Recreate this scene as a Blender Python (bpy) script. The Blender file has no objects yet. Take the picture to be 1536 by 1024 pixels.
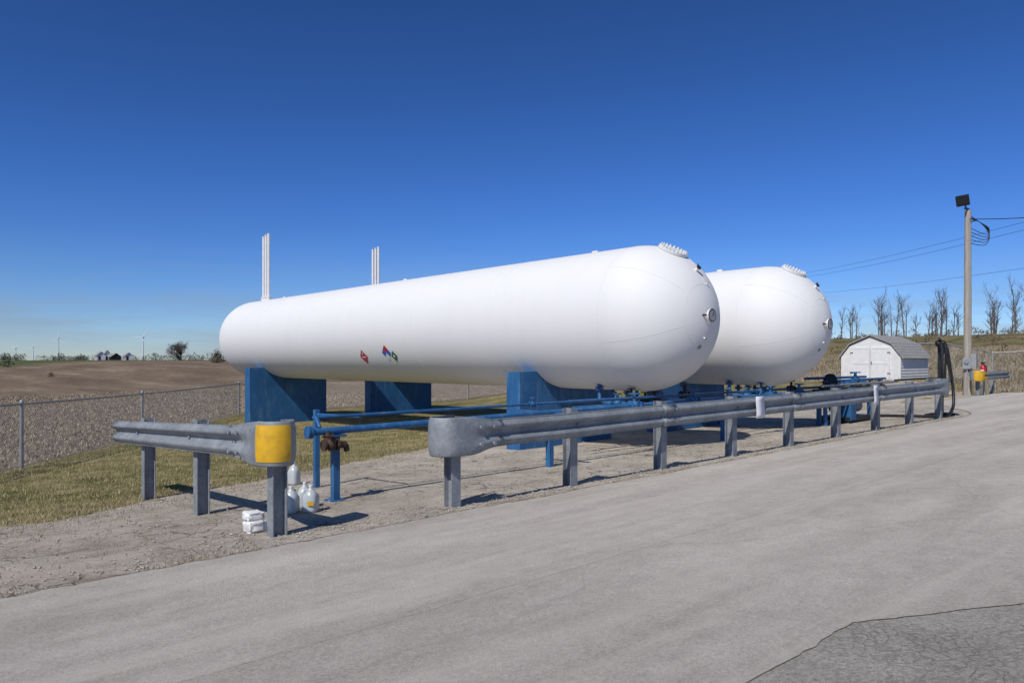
import bpy, math, random
import numpy as np
from mathutils import Vector, Matrix, noise
random.seed(7); np.random.seed(7)
S=bpy.context.scene
R=math.radians

# ---------------------------------------------------------------- terrain height
def sst(a,b,x):
    t=max(0.0,min(1.0,(x-a)/(b-a))); return t*t*(3-2*t)
def H(x,y):
    xc=max(-25,min(42,x)); yc=max(-25,y)
    z=0.0127*xc
    z+= -0.0519*yc if yc<9 else -0.467-0.6*(1-math.exp(-(yc-9)*0.0519/0.6))
    z+=0.65*sst(10.5,13.5,y)*sst(22,34,x)
    r=math.hypot(x,y)
    az=sst(0.9,1.9,x/max(y,1.0)) if x>0 else 0
    z+=1.55*sst(50,190,r)*(1-az)
    z+=4.5*sst(46,104,x)*az
    if r>40:
        z+=0.25*sst(40,120,r)*noise.noise(Vector((x*0.012,y*0.012,0)))
    return z

# ---------------------------------------------------------------- materials
def newmat(name):
    m=bpy.data.materials.new(name); m.use_nodes=True
    nt=m.node_tree; b=nt.nodes["Principled BSDF"]
    return m,nt,b
def N(nt,t,**k):
    n=nt.nodes.new(t)
    for a,v in k.items():
        if a.startswith("i_"): n.inputs[a[2:]].default_value=v
        else: setattr(n,a,v)
    return n
def ramp(nt,stops):
    n=nt.nodes.new("ShaderNodeValToRGB"); cr=n.color_ramp
    cr.elements[0].position=stops[0][0]; cr.elements[0].color=(*stops[0][1],1)
    cr.elements[1].position=stops[-1][0]; cr.elements[1].color=(*stops[-1][1],1)
    for p,c in stops[1:-1]:
        e=cr.elements.new(p); e.color=(*c,1)
    return n
def g(v): return (v,v,v)
def coords(nt,scale=(1,1,1),rot=(0,0,0)):
    tc=N(nt,"ShaderNodeTexCoord"); mp=N(nt,"ShaderNodeMapping")
    mp.inputs["Scale"].default_value=scale; mp.inputs["Rotation"].default_value=rot
    nt.links.new(tc.outputs["Object"],mp.inputs[0]); return mp.outputs[0]
def noi(nt,vec,scale,detail=6,rough=0.6,dist=0.0):
    n=N(nt,"ShaderNodeTexNoise"); n.inputs["Scale"].default_value=scale
    n.inputs["Detail"].default_value=detail; n.inputs["Roughness"].default_value=rough
    n.inputs["Distortion"].default_value=dist
    nt.links.new(vec,n.inputs["Vector"]); return n.outputs["Fac"]
def mix(nt,fac,a,b,mode="MIX"):
    n=N(nt,"ShaderNodeMix",data_type="RGBA",blend_type=mode)
    for s,v in ((0,fac),(6,a),(7,b)):
        if isinstance(v,(int,float)): n.inputs[s].default_value=v
        elif isinstance(v,tuple): n.inputs[s].default_value=(*v,1)
        else: nt.links.new(v,n.inputs[s])
    return n.outputs[2]
def math_(nt,op,a,b=None):
    n=N(nt,"ShaderNodeMath",operation=op)
    for i,v in enumerate((a,b)):
        if v is None: continue
        if isinstance(v,(int,float)): n.inputs[i].default_value=v
        else: nt.links.new(v,n.inputs[i])
    return n.outputs[0]
def bump(nt,b,h,strength=0.3,dist=0.02):
    n=N(nt,"ShaderNodeBump"); n.inputs["Strength"].default_value=strength; n.inputs["Distance"].default_value=dist
    nt.links.new(h,n.inputs["Height"]); nt.links.new(n.outputs[0],b.inputs["Normal"])
def simple(name,c1,c2=None,scale=6,rough=0.6,metal=0.0,bmp=0.0,stretch=(1,1,1)):
    m,nt,b=newmat(name); c2=c2 or tuple(x*0.75 for x in c1)
    v=coords(nt,stretch)
    f=noi(nt,v,scale)
    rp=ramp(nt,[(0.3,c2),(0.65,c1)]); nt.links.new(f,rp.inputs[0])
    nt.links.new(rp.outputs[0],b.inputs["Base Color"])
    b.inputs["Roughness"].default_value=rough; b.inputs["Metallic"].default_value=metal
    if bmp: bump(nt,b,noi(nt,v,scale*6),bmp,0.01)
    return m

def mat_white_tank():
    m,nt,b=newmat("white_tank_paint"); v=coords(nt)
    f=noi(nt,v,0.5,4,0.55); rp=ramp(nt,[(0.3,(0.725,0.722,0.712)),(0.7,(0.745,0.743,0.733))]); nt.links.new(f,rp.inputs[0])
    v2=coords(nt,(1.2,0.9,0.3)); f2=noi(nt,v2,3,6,0.65)
    r2=ramp(nt,[(0.32,(0.982,0.98,0.975)),(0.55,(1,1,1))]); nt.links.new(f2,r2.inputs[0])
    c=mix(nt,1.0,rp.outputs[0],r2.outputs[0],"MULTIPLY")
    nt.links.new(c,b.inputs["Base Color"]); b.inputs["Roughness"].default_value=0.6
    b.inputs["Specular IOR Level"].default_value=0.22
    return m
def mat_blue():
    m,nt,b=newmat("blue_paint"); v=coords(nt)
    f=noi(nt,v,2.2,8,0.65)
    rp=ramp(nt,[(0.25,(0.012,0.075,0.19)),(0.55,(0.018,0.11,0.27)),(0.8,(0.05,0.17,0.34))]); nt.links.new(f,rp.inputs[0])
    vo=N(nt,"ShaderNodeTexVoronoi"); vo.inputs["Scale"].default_value=7; nt.links.new(v,vo.inputs["Vector"])
    k=ramp(nt,[(0.045,g(0.7)),(0.08,g(0))]); nt.links.new(vo.outputs["Distance"],k.inputs[0])
    c=mix(nt,k.outputs[0],rp.outputs[0],(0.2,0.3,0.4))
    f5=noi(nt,coords(nt,(3,3,0.5)),2.5,7,0.7); r5=ramp(nt,[(0.53,g(0)),(0.68,g(0.6))]); nt.links.new(f5,r5.inputs[0])
    c=mix(nt,r5.outputs[0],c,(0.12,0.22,0.33))
    nt.links.new(c,b.inputs["Base Color"]); b.inputs["Roughness"].default_value=0.55
    bump(nt,b,noi(nt,v,25,4),0.15,0.01)
    return m
def mat_galv():
    m,nt,b=newmat("galvanised_steel"); v=coords(nt)
    vo=N(nt,"ShaderNodeTexVoronoi"); vo.inputs["Scale"].default_value=35; nt.links.new(v,vo.inputs["Vector"])
    r=ramp(nt,[(0.0,(0.215,0.235,0.25)),(1.0,(0.30,0.32,0.335))])
    nt.links.new(vo.outputs["Color"],r.inputs[0])
    f=noi(nt,v,3,7,0.7); r2=ramp(nt,[(0.35,(0.72,0.74,0.76)),(0.62,(1.1,1.1,1.1))]); nt.links.new(f,r2.inputs[0])
    c=mix(nt,1.0,r.outputs[0],r2.outputs[0],"MULTIPLY")
    v3=coords(nt,(6,6,0.6)); f3=noi(nt,v3,3,6,0.6); r3=ramp(nt,[(0.58,g(0)),(0.74,g(0.3))]); nt.links.new(f3,r3.inputs[0])
    c=mix(nt,r3.outputs[0],c,(0.2,0.13,0.08))
    nt.links.new(c,b.inputs["Base Color"]); b.inputs["Roughness"].default_value=0.65; b.inputs["Metallic"].default_value=0.2
    return m
def mat_concrete():
    m,nt,b=newmat("concrete_pavement")
    v=coords(nt); vs=coords(nt,(0.35,1.3,1))
    f1=noi(nt,vs,0.8,8,0.62,0.4); r1=ramp(nt,[(0.34,(0.425,0.388,0.338)),(0.5,(0.475,0.436,0.383)),(0.66,(0.535,0.493,0.435))]); nt.links.new(f1,r1.inputs[0])
    f2=noi(nt,v,45,5,0.9); r2=ramp(nt,[(0.34,g(0.68)),(0.5,g(1.0)),(0.66,g(1.25))]); nt.links.new(f2,r2.inputs[0])
    c=mix(nt,1.0,r1.outputs[0],r2.outputs[0],"MULTIPLY")
    f2b=noi(nt,v,5,7,0.75); r2b=ramp(nt,[(0.35,g(0.88)),(0.65,g(1.08))]); nt.links.new(f2b,r2b.inputs[0])
    c=mix(nt,1.0,c,r2b.outputs[0],"MULTIPLY")
    f3=noi(nt,coords(nt,(0.16,1.5,1),(0,0,0.1)),1.1,9,0.72,0.6); r3=ramp(nt,[(0.47,g(0)),(0.64,g(0.55))]); nt.links.new(f3,r3.inputs[0])
    c=mix(nt,r3.outputs[0],c,(0.61,0.565,0.495))
    f4=noi(nt,coords(nt,(0.6,1.4,1)),0.9,7,0.7,1.2); r4=ramp(nt,[(0.54,g(0)),(0.72,g(0.3))]); nt.links.new(f4,r4.inputs[0])
    c=mix(nt,r4.outputs[0],c,(0.33,0.295,0.25))
    f6=noi(nt,coords(nt,(1.2,3.6,1),(0,0,-0.5)),1.9,9,0.78,0.3); r6=ramp(nt,[(0.665,g(0)),(0.70,g(0.5))]); nt.links.new(f6,r6.inputs[0])
    c=mix(nt,r6.outputs[0],c,(0.68,0.65,0.6))
    vo=N(nt,"ShaderNodeTexVoronoi",feature="DISTANCE_TO_EDGE"); vo.inputs["Scale"].default_value=0.22
    wn=N(nt,"ShaderNodeTexNoise"); wn.inputs["Scale"].default_value=1.5; wn.inputs["Detail"].default_value=6
    nt.links.new(v,wn.inputs["Vector"])
    vv=N(nt,"ShaderNodeVectorMath",operation="MULTIPLY_ADD"); nt.links.new(wn.outputs["Color"],vv.inputs[0]); vv.inputs[1].default_value=(0.5,0.5,0); nt.links.new(v,vv.inputs[2])
    nt.links.new(vv.outputs[0],vo.inputs["Vector"])
    r5=ramp(nt,[(0.0,g(0.16)),(0.002,g(0))]); nt.links.new(vo.outputs["Distance"],r5.inputs[0])
    c=mix(nt,r5.outputs[0],c,(0.14,0.13,0.115))
    s0=N(nt,"ShaderNodeSeparateXYZ"); nt.links.new(v,s0.inputs[0])
    wob=math_(nt,"MULTIPLY",noi(nt,v,0.8,6,0.7),0.14)
    yy=math_(nt,"ADD",s0.outputs[1],wob)
    jy=math_(nt,"ABSOLUTE",math_(nt,"SUBTRACT",yy,3.70)); jr=ramp(nt,[(0.0,g(0.5)),(0.010,g(0))]); nt.links.new(jy,jr.inputs[0])
    c=mix(nt,jr.outputs[0],c,(0.2,0.18,0.155))
    xx=math_(nt,"ADD",s0.outputs[0],wob)
    jx=math_(nt,"ABSOLUTE",math_(nt,"SUBTRACT",math_(nt,"MODULO",math_(nt,"ADD",xx,100.0),6.1),3.0)); jr=ramp(nt,[(0.0,g(0.15)),(0.010,g(0))]); nt.links.new(jx,jr.inputs[0])
    c=mix(nt,jr.outputs[0],c,(0.2,0.18,0.16))
    nt.links.new(c,b.inputs["Base Color"]); b.inputs["Roughness"].default_value=0.95
    b.inputs["Specular IOR Level"].default_value=0.12
    bump(nt,b,noi(nt,v,45,6,0.9),0.8,0.014)
    return m
def mat_asphalt(name,dark,light,crack,vsc,crw=0.035,camt=0.8,grass=0.7):
    m,nt,b=newmat(name); v=coords(nt)
    f1=noi(nt,v,1.2,8,0.65); r1=ramp(nt,[(0.35,dark),(0.65,light)]); nt.links.new(f1,r1.inputs[0])
    f2=noi(nt,v,45,5,0.9); r2=ramp(nt,[(0.34,g(0.5)),(0.5,g(1)),(0.66,g(1.45))]); nt.links.new(f2,r2.inputs[0])
    c=mix(nt,1.0,r1.outputs[0],r2.outputs[0],"MULTIPLY")
    wn=N(nt,"ShaderNodeTexNoise"); wn.inputs["Scale"].default_value=4; wn.inputs["Detail"].default_value=5
    nt.links.new(v,wn.inputs["Vector"])
    vv=N(nt,"ShaderNodeVectorMath",operation="MULTIPLY_ADD"); nt.links.new(wn.outputs["Color"],vv.inputs[0]); vv.inputs[1].default_value=(0.35,0.35,0); nt.links.new(v,vv.inputs[2])
    vo=N(nt,"ShaderNodeTexVoronoi",feature="DISTANCE_TO_EDGE"); vo.inputs["Scale"].default_value=vsc
    nt.links.new(vv.outputs[0],vo.inputs["Vector"])
    fm=noi(nt,v,0.9,4); rm=ramp(nt,[(0.40,g(0.08)),(0.58,g(camt))]); nt.links.new(fm,rm.inputs[0])
    r5=ramp(nt,[(0.0,g(1)),(crw,g(0))]); nt.links.new(vo.outputs["Distance"],r5.inputs[0])
    k=math_(nt,"MULTIPLY",r5.outputs[0],rm.outputs[0])
    c=mix(nt,k,c,crack)
    f4=noi(nt,v,1.6,8,0.75,0.5); r4=ramp(nt,[(0.52,g(0)),(0.64,g(grass))]); nt.links.new(f4,r4.inputs[0])
    c=mix(nt,r4.outputs[0],c,(0.29,0.225,0.15))
    f7=noi(nt,v,0.8,6,0.7,0.8); r7=ramp(nt,[(0.49,g(0)),(0.62,g(0.65 if grass else 0))]); nt.links.new(f7,r7.inputs[0])
    c=mix(nt,r7.outputs[0],c,(0.60,0.53,0.43))
    nt.links.new(c,b.inputs["Base Color"]); b.inputs["Roughness"].default_value=0.95; b.inputs["Specular IOR Level"].default_value=0.15
    hh=math_(nt,"SUBTRACT",noi(nt,v,38,6,0.92),k)
    bump(nt,b,hh,0.9,0.022)
    return m
def mat_ground():
    m,nt,b=newmat("grass_and_field"); v=coords(nt)
    at=N(nt,"ShaderNodeAttribute",attribute_name="zone")
    sp=N(nt,"ShaderNodeSeparateColor"); nt.links.new(at.outputs["Color"],sp.inputs[0])
    f=noi(nt,v,1.4,8,0.7); rg=ramp(nt,[(0.36,(0.135,0.128,0.045)),(0.5,(0.235,0.205,0.09)),(0.64,(0.38,0.30,0.165))]); nt.links.new(f,rg.inputs[0])
    ff=noi(nt,v,45,4,0.8); rf=ramp(nt,[(0.3,g(0.5)),(0.7,g(1.35))]); nt.links.new(ff,rf.inputs[0])
    cg=mix(nt,1.0,rg.outputs[0],rf.outputs[0],"MULTIPLY")
    vs=coords(nt,(1,0.3,1),(0,0,0.63)); f2=noi(nt,vs,7,9,0.85); rs=ramp(nt,[(0.38,(0.09,0.064,0.045)),(0.5,(0.20,0.152,0.11)),(0.62,(0.42,0.345,0.26))]); nt.links.new(f2,rs.inputs[0])
    f3=noi(nt,coords(nt,(1,0.22,1),(0,0,0.8)),0.22,9,0.7); rb=ramp(nt,[(0.36,(0.145,0.105,0.073)),(0.52,(0.20,0.15,0.105)),(0.66,(0.29,0.228,0.16))]); nt.links.new(f3,rb.inputs[0])
    f3b=noi(nt,v,1.5,8,0.85); rb2=ramp(nt,[(0.35,g(0.65)),(0.65,g(1.35))]); nt.links.new(f3b,rb2.inputs[0])
    cb=mix(nt,1.0,rb.outputs[0],rb2.outputs[0],"MULTIPLY")
    f5=noi(nt,coords(nt,(1,1,1)),0.28,9,0.8); rd=ramp(nt,[(0.38,(0.075,0.08,0.03)),(0.5,(0.165,0.14,0.07)),(0.62,(0.27,0.205,0.12))]); nt.links.new(f5,rd.inputs[0])
    f6=noi(nt,coords(nt,(0.4,1,1),(0,0,0.75)),0.006,2,0.5); rz=ramp(nt,[(0.4,(0.15,0.115,0.075)),(0.5,(0.07,0.095,0.035)),(0.6,(0.11,0.11,0.05)),(0.62,(0.18,0.14,0.09))]); nt.links.new(f6,rz.inputs[0])
    c=mix(nt,sp.outputs[0],cg,rs.outputs[0]); c=mix(nt,sp.outputs[1],c,cb); c=mix(nt,sp.outputs[2],c,rd.outputs[0])
    c=mix(nt,at.outputs["Alpha"],c,rz.outputs[0])
    nt.links.new(c,b.inputs["Base Color"]); b.inputs["Roughness"].default_value=1.0; b.inputs["Specular IOR Level"].default_value=0.05
    bump(nt,b,noi(nt,v,14,6,0.8),0.8,0.06)
    return m

M={}
M["white"]=mat_white_tank(); M["blue"]=mat_blue(); M["galv"]=mat_galv()
M["conc"]=mat_concrete()
M["asph"]=mat_asphalt("old_asphalt",(0.38,0.35,0.305),(0.50,0.465,0.41),(0.20,0.18,0.15),13,0.09,0.5,0.0)
M["yard"]=mat_asphalt("cracked_gravel_yard",(0.37,0.325,0.265),(0.52,0.465,0.39),(0.11,0.09,0.065),3.4,0.045,0.9,0.5)
M["ground"]=mat_ground()
M["joint"]=simple("joint_dirt_shade",(0.16,0.135,0.105),(0.06,0.05,0.045),9,1.0)
M["seam"]=simple("weld_seam_paint",(0.69,0.69,0.68),(0.64,0.64,0.63))
M["wpaint"]=simple("white_paint",(0.76,0.76,0.75),(0.66,0.65,0.63),5,0.5)
M["yellow"]=simple("yellow_paint",(0.74,0.42,0.012),(0.48,0.27,0.02),7,0.55)
M["rust"]=simple("rusty_iron",(0.075,0.04,0.025),(0.03,0.02,0.015),14,0.8,bmp=0.4)
M["black"]=simple("black_rubber",(0.015,0.015,0.016),(0.008,0.008,0.008),8,0.5)
M["red"]=simple("red_paint",(0.55,0.012,0.02),(0.42,0.01,0.012),8,0.35)
M["green"]=simple("green_decal",(0.02,0.16,0.05),(0.01,0.07,0.03),8,0.4)
M["dblue"]=simple("blue_decal",(0.02,0.12,0.5),(0.02,0.1,0.4),8,0.4)
M["dwhite"]=simple("decal_white",(0.75,0.73,0.73),(0.65,0.62,0.62),8,0.4)
M["dred"]=simple("decal_red",(0.50,0.05,0.09),(0.38,0.04,0.07),30,0.4)
M["paper"]=simple("paper",(0.70,0.70,0.74),(0.6,0.6,0.66),4,0.8)
M["wood"]=simple("weathered_pole_wood",(0.42,0.37,0.30),(0.28,0.245,0.20),3,0.9,stretch=(8,8,0.5),bmp=0.4)
M["shingle"]=simple("grey_shingles",(0.36,0.35,0.33),(0.22,0.215,0.205),9,0.9,bmp=0.4)
M["siding"]=simple("white_siding",(0.74,0.73,0.71),(0.64,0.63,0.61),3,0.6)
M["bark"]=simple("bare_bark",(0.16,0.13,0.11),(0.09,0.075,0.063),2,0.95)
M["ever"]=simple("evergreen",(0.045,0.06,0.03),(0.02,0.03,0.015),2,0.95)
M["brush"]=simple("brown_brush",(0.17,0.12,0.075),(0.09,0.065,0.045),2,0.95)
M["grassb"]=simple("grass_blades",(0.42,0.35,0.19),(0.20,0.185,0.08),3,0.9)
M["straw"]=simple("straw",(0.46,0.37,0.26),(0.22,0.17,0.115),2,0.9)
M["stone"]=simple("gravel_stone",(0.50,0.46,0.40),(0.24,0.215,0.19),5,0.95)
M["glass"]=simple("lens_glass",(0.25,0.27,0.3),(0.2,0.2,0.22),3,0.15)
M["turb"]=simple("turbine_white",(0.62,0.66,0.72),(0.6,0.64,0.7),1,0.5)
M["dark"]=simple("dark_steel",(0.03,0.035,0.04),(0.015,0.017,0.02),8,0.5,0.3)
M["chain"]=simple("galvanised_wire",(0.38,0.39,0.40),(0.28,0.29,0.30),8,0.5,0.4)
M["greybox"]=simple("grey_box",(0.32,0.33,0.34),(0.25,0.26,0.27),8,0.5)
M["sdark"]=simple("seal_shadow_gap",(0.05,0.05,0.05),(0.03,0.03,0.03))
m,nt,b=newmat("jug_plastic"); b.inputs["Roughness"].default_value=0.3
b.inputs["Transmission Weight"].default_value=0.3
f=noi(nt,coords(nt),9); rp=ramp(nt,[(0.3,(0.54,0.60,0.61)),(0.7,(0.68,0.72,0.72))]); nt.links.new(f,rp.inputs[0]); nt.links.new(rp.outputs[0],b.inputs["Base Color"])
M["jug"]=m

# ---------------------------------------------------------------- mesh builder
class MB:
    def __init__(s): s.v=[]; s.f=[]; s.m=[]; s.mats=[]; s.sm=[]
    def mi(s,k):
        if k not in s.mats: s.mats.append(k)
        return s.mats.index(k)
    def add(s,vs,fs,k,smooth=False):
        o=len(s.v); s.v+= [tuple(p) for p in vs]; i=s.mi(k)
        for f in fs: s.f.append(tuple(o+a for a in f)); s.m.append(i); s.sm.append(smooth)
    def box(s,c,size,k,rot=0.0,mtx=None):
        x,y,z=[a/2 for a in size]
        vs=[Vector(p) for p in ((-x,-y,-z),(x,-y,-z),(x,y,-z),(-x,y,-z),(-x,-y,z),(x,-y,z),(x,y,z),(-x,y,z))]
        mm=mtx if mtx else Matrix.Rotation(rot,3,'Z')
        vs=[mm@p+Vector(c) for p in vs]
        s.add(vs,[(0,3,2,1),(4,5,6,7),(0,1,5,4),(1,2,6,5),(2,3,7,6),(3,0,4,7)],k)
    def tube(s,pts,r,k,n=10,cap=True,smooth=True):
        pts=[Vector(p) for p in pts]; rs=r if isinstance(r,(list,tuple)) else [r]*len(pts)
        rings=[]; up=None
        for i,p in enumerate(pts):
            d=(pts[min(i+1,len(pts)-1)]-pts[max(i-1,0)])
            if d.length<1e-9: d=Vector((0,0,1))
            d.normalize()
            if up is None:
                a=Vector((0,0,1)) if abs(d.z)<0.9 else Vector((1,0,0)); up=d.cross(a).normalized()
            else:
                up=(up-d*up.dot(d)); up.normalize()
            w=d.cross(up)
            rings.append([p+(up*math.cos(2*math.pi*j/n)+w*math.sin(2*math.pi*j/n))*rs[i] for j in range(n)])
        vs=[q for rr in rings for q in rr]; fs=[]
        for i in range(len(pts)-1):
            for j in range(n):
                a=i*n+j; b=i*n+(j+1)%n; fs.append((a,b,b+n,a+n))
        s.add(vs,fs,k,smooth)
        if cap:
            s.add(rings[0],[tuple(reversed(range(n)))],k); s.add(rings[-1],[tuple(range(n))],k)
    def disc(s,c,nrm,r,th,k,n=20):
        c=Vector(c); nrm=Vector(nrm).normalized(); s.tube([c-nrm*th/2,c+nrm*th/2],r,k,n)
    def lathe(s,prof,c,k,n=20,axis='Z'):
        vs=[];fs=[]
        for (r,h) in prof:
            for j in range(n):
                a=2*math.pi*j/n
                vs.append(Vector((r*math.cos(a),r*math.sin(a),h))+Vector(c) if axis=='Z' else Vector((r*math.cos(a),h,r*math.sin(a)))+Vector(c))
        for i in range(len(prof)-1):
            for j in range(n):
                a=i*n+j;b=i*n+(j+1)%n; fs.append((a,b,b+n,a+n))
        s.add(vs,fs,k,True)
    def sphere(s,c,r,k,n=12,sc=(1,1,1)):
        vs=[];fs=[]; c=Vector(c)
        for i in range(n//2+1):
            t=math.pi*i/(n//2)
            for j in range(n):
                a=2*math.pi*j/n
                vs.append(c+Vector((r*sc[0]*math.sin(t)*math.cos(a),r*sc[1]*math.sin(t)*math.sin(a),r*sc[2]*math.cos(t))))
        for i in range(n//2):
            for j in range(n):
                a=i*n+j;b=i*n+(j+1)%n; fs.append((a,a+n,b+n,b))
        s.add(vs,fs,k,True)
    def obj(s,name,parent=None,bevel=0):
        me=bpy.data.meshes.new(name); me.from_pydata(s.v,[],s.f)
        for k in s.mats: me.materials.append(M[k])
        me.polygons.foreach_set("material_index",s.m); me.polygons.foreach_set("use_smooth",s.sm)
        me.update()
        o=bpy.data.objects.new(name,me); S.collection.objects.link(o)
        if parent: o.parent=parent
        if bevel:
            bv=o.modifiers.new("bevel","BEVEL"); bv.width=bevel; bv.segments=2; bv.limit_method='ANGLE'; bv.angle_limit=R(50)
        return o
def empty(name,loc=(0,0,0)):
    e=bpy.data.objects.new(name,None); S.collection.objects.link(e); return e

# ---------------------------------------------------------------- ground
def axis(lo,hi,st,far):
    a=list(np.arange(lo,hi+1e-6,st)); s=st; p=hi
    while p<far: s*=1.13; p+=s; a.append(p)
    s=st; p=lo; pre=[]
    while p>-far: s*=1.13; p-=s; pre.append(p)
    return pre[::-1]+a
xs=axis(-12,46,0.7,7000); ys=axis(-12,36,0.7,7000)
nx,ny=len(xs),len(ys)
V=[];Z=[]
for y in ys:
    for x in xs:
        V.append((x,y,H(x,y)))
        s1=-(x-2.55)*0.809+(y-17)*0.588
        fld=max(sst(-0.3,0.6,s1),sst(29.6,30.8,y))
        r=math.hypot(x,y)
        wob=8*noise.noise(Vector((x*0.03,y*0.03,3)))
        brown=sst(46,56,r+wob)
        bank=sst(36,44,x)*sst(0.9,1.6,x/max(y,1.0))
        far=sst(150,175,r+wob)*(1-bank)
        Z+= [fld*(1-bank),brown*fld*(1-bank),bank,far]
F=[(j*nx+i,j*nx+i+1,(j+1)*nx+i+1,(j+1)*nx+i) for j in range(ny-1) for i in range(nx-1)]
me=bpy.data.meshes.new("ground"); me.from_pydata(V,[],F)
ca=me.color_attributes.new("zone","FLOAT_COLOR","POINT"); ca.data.foreach_set("color",Z)
me.materials.append(M["ground"]); me.polygons.foreach_set("use_smooth",[True]*len(F)); me.update()
o=bpy.data.objects.new("ground",me); S.collection.objects.link(o)

def sheet(name,mat,x0,x1,dx,ylo,yhi,ny,off):
    n=int((x1-x0)/dx)+1; vs=[];fs=[]
    for i in range(n):
        x=x0+i*dx; a=ylo(x); b=yhi(x)
        for j in range(ny+1):
            y=a+(b-a)*j/ny; vs.append((x,y,H(x,y)+off))
    for i in range(n-1):
        for j in range(ny):
            a=i*(ny+1)+j; fs.append((a,a+ny+1,a+ny+2,a+1))
    mb=MB(); mb.add(vs,fs,mat,True); return mb.obj(name)
def nz(x,s,seed,a): return a*noise.noise(Vector((x*s,seed,0)))
def yard_top(x):
    t=max(7.2,min(13.2,9.3+0.4*x)); return t+nz(x,0.7,1,0.5)+nz(x,3.2,2,0.18)+nz(x,9,5,0.1)
sheet("gravel_yard","yard",-16,37,0.1,lambda x:5.6,yard_top,14,0.008)
def lot_top(x):
    return 6.2+3.4*sst(20.8,30,x)+nz(x,0.9,7,0.07)+nz(x,5,9,0.05)+nz(x,14,4,0.03)
def lot_low(x):
    return max(-18,1.69-0.62*max(0,x-3.95))+nz(x,2.5,11,0.03)+nz(x,11,3,0.015)
sheet("asphalt_apron","asph",-16,50,0.25,lambda x:-20,lambda x:2.6,40,0.008)
sheet("concrete_lot","conc",-16,37.5,0.05,lot_low,lot_top,24,0.014)
sheet("pavement_joint","joint",-16,37.5,0.05,lambda x:lot_top(x)-0.004,lambda x:lot_top(x)+0.008+abs(nz(x,6,1,0.045)),1,0.018)  # dark strip: crack shadow along the concrete edge put into colour, with dirt

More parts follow.
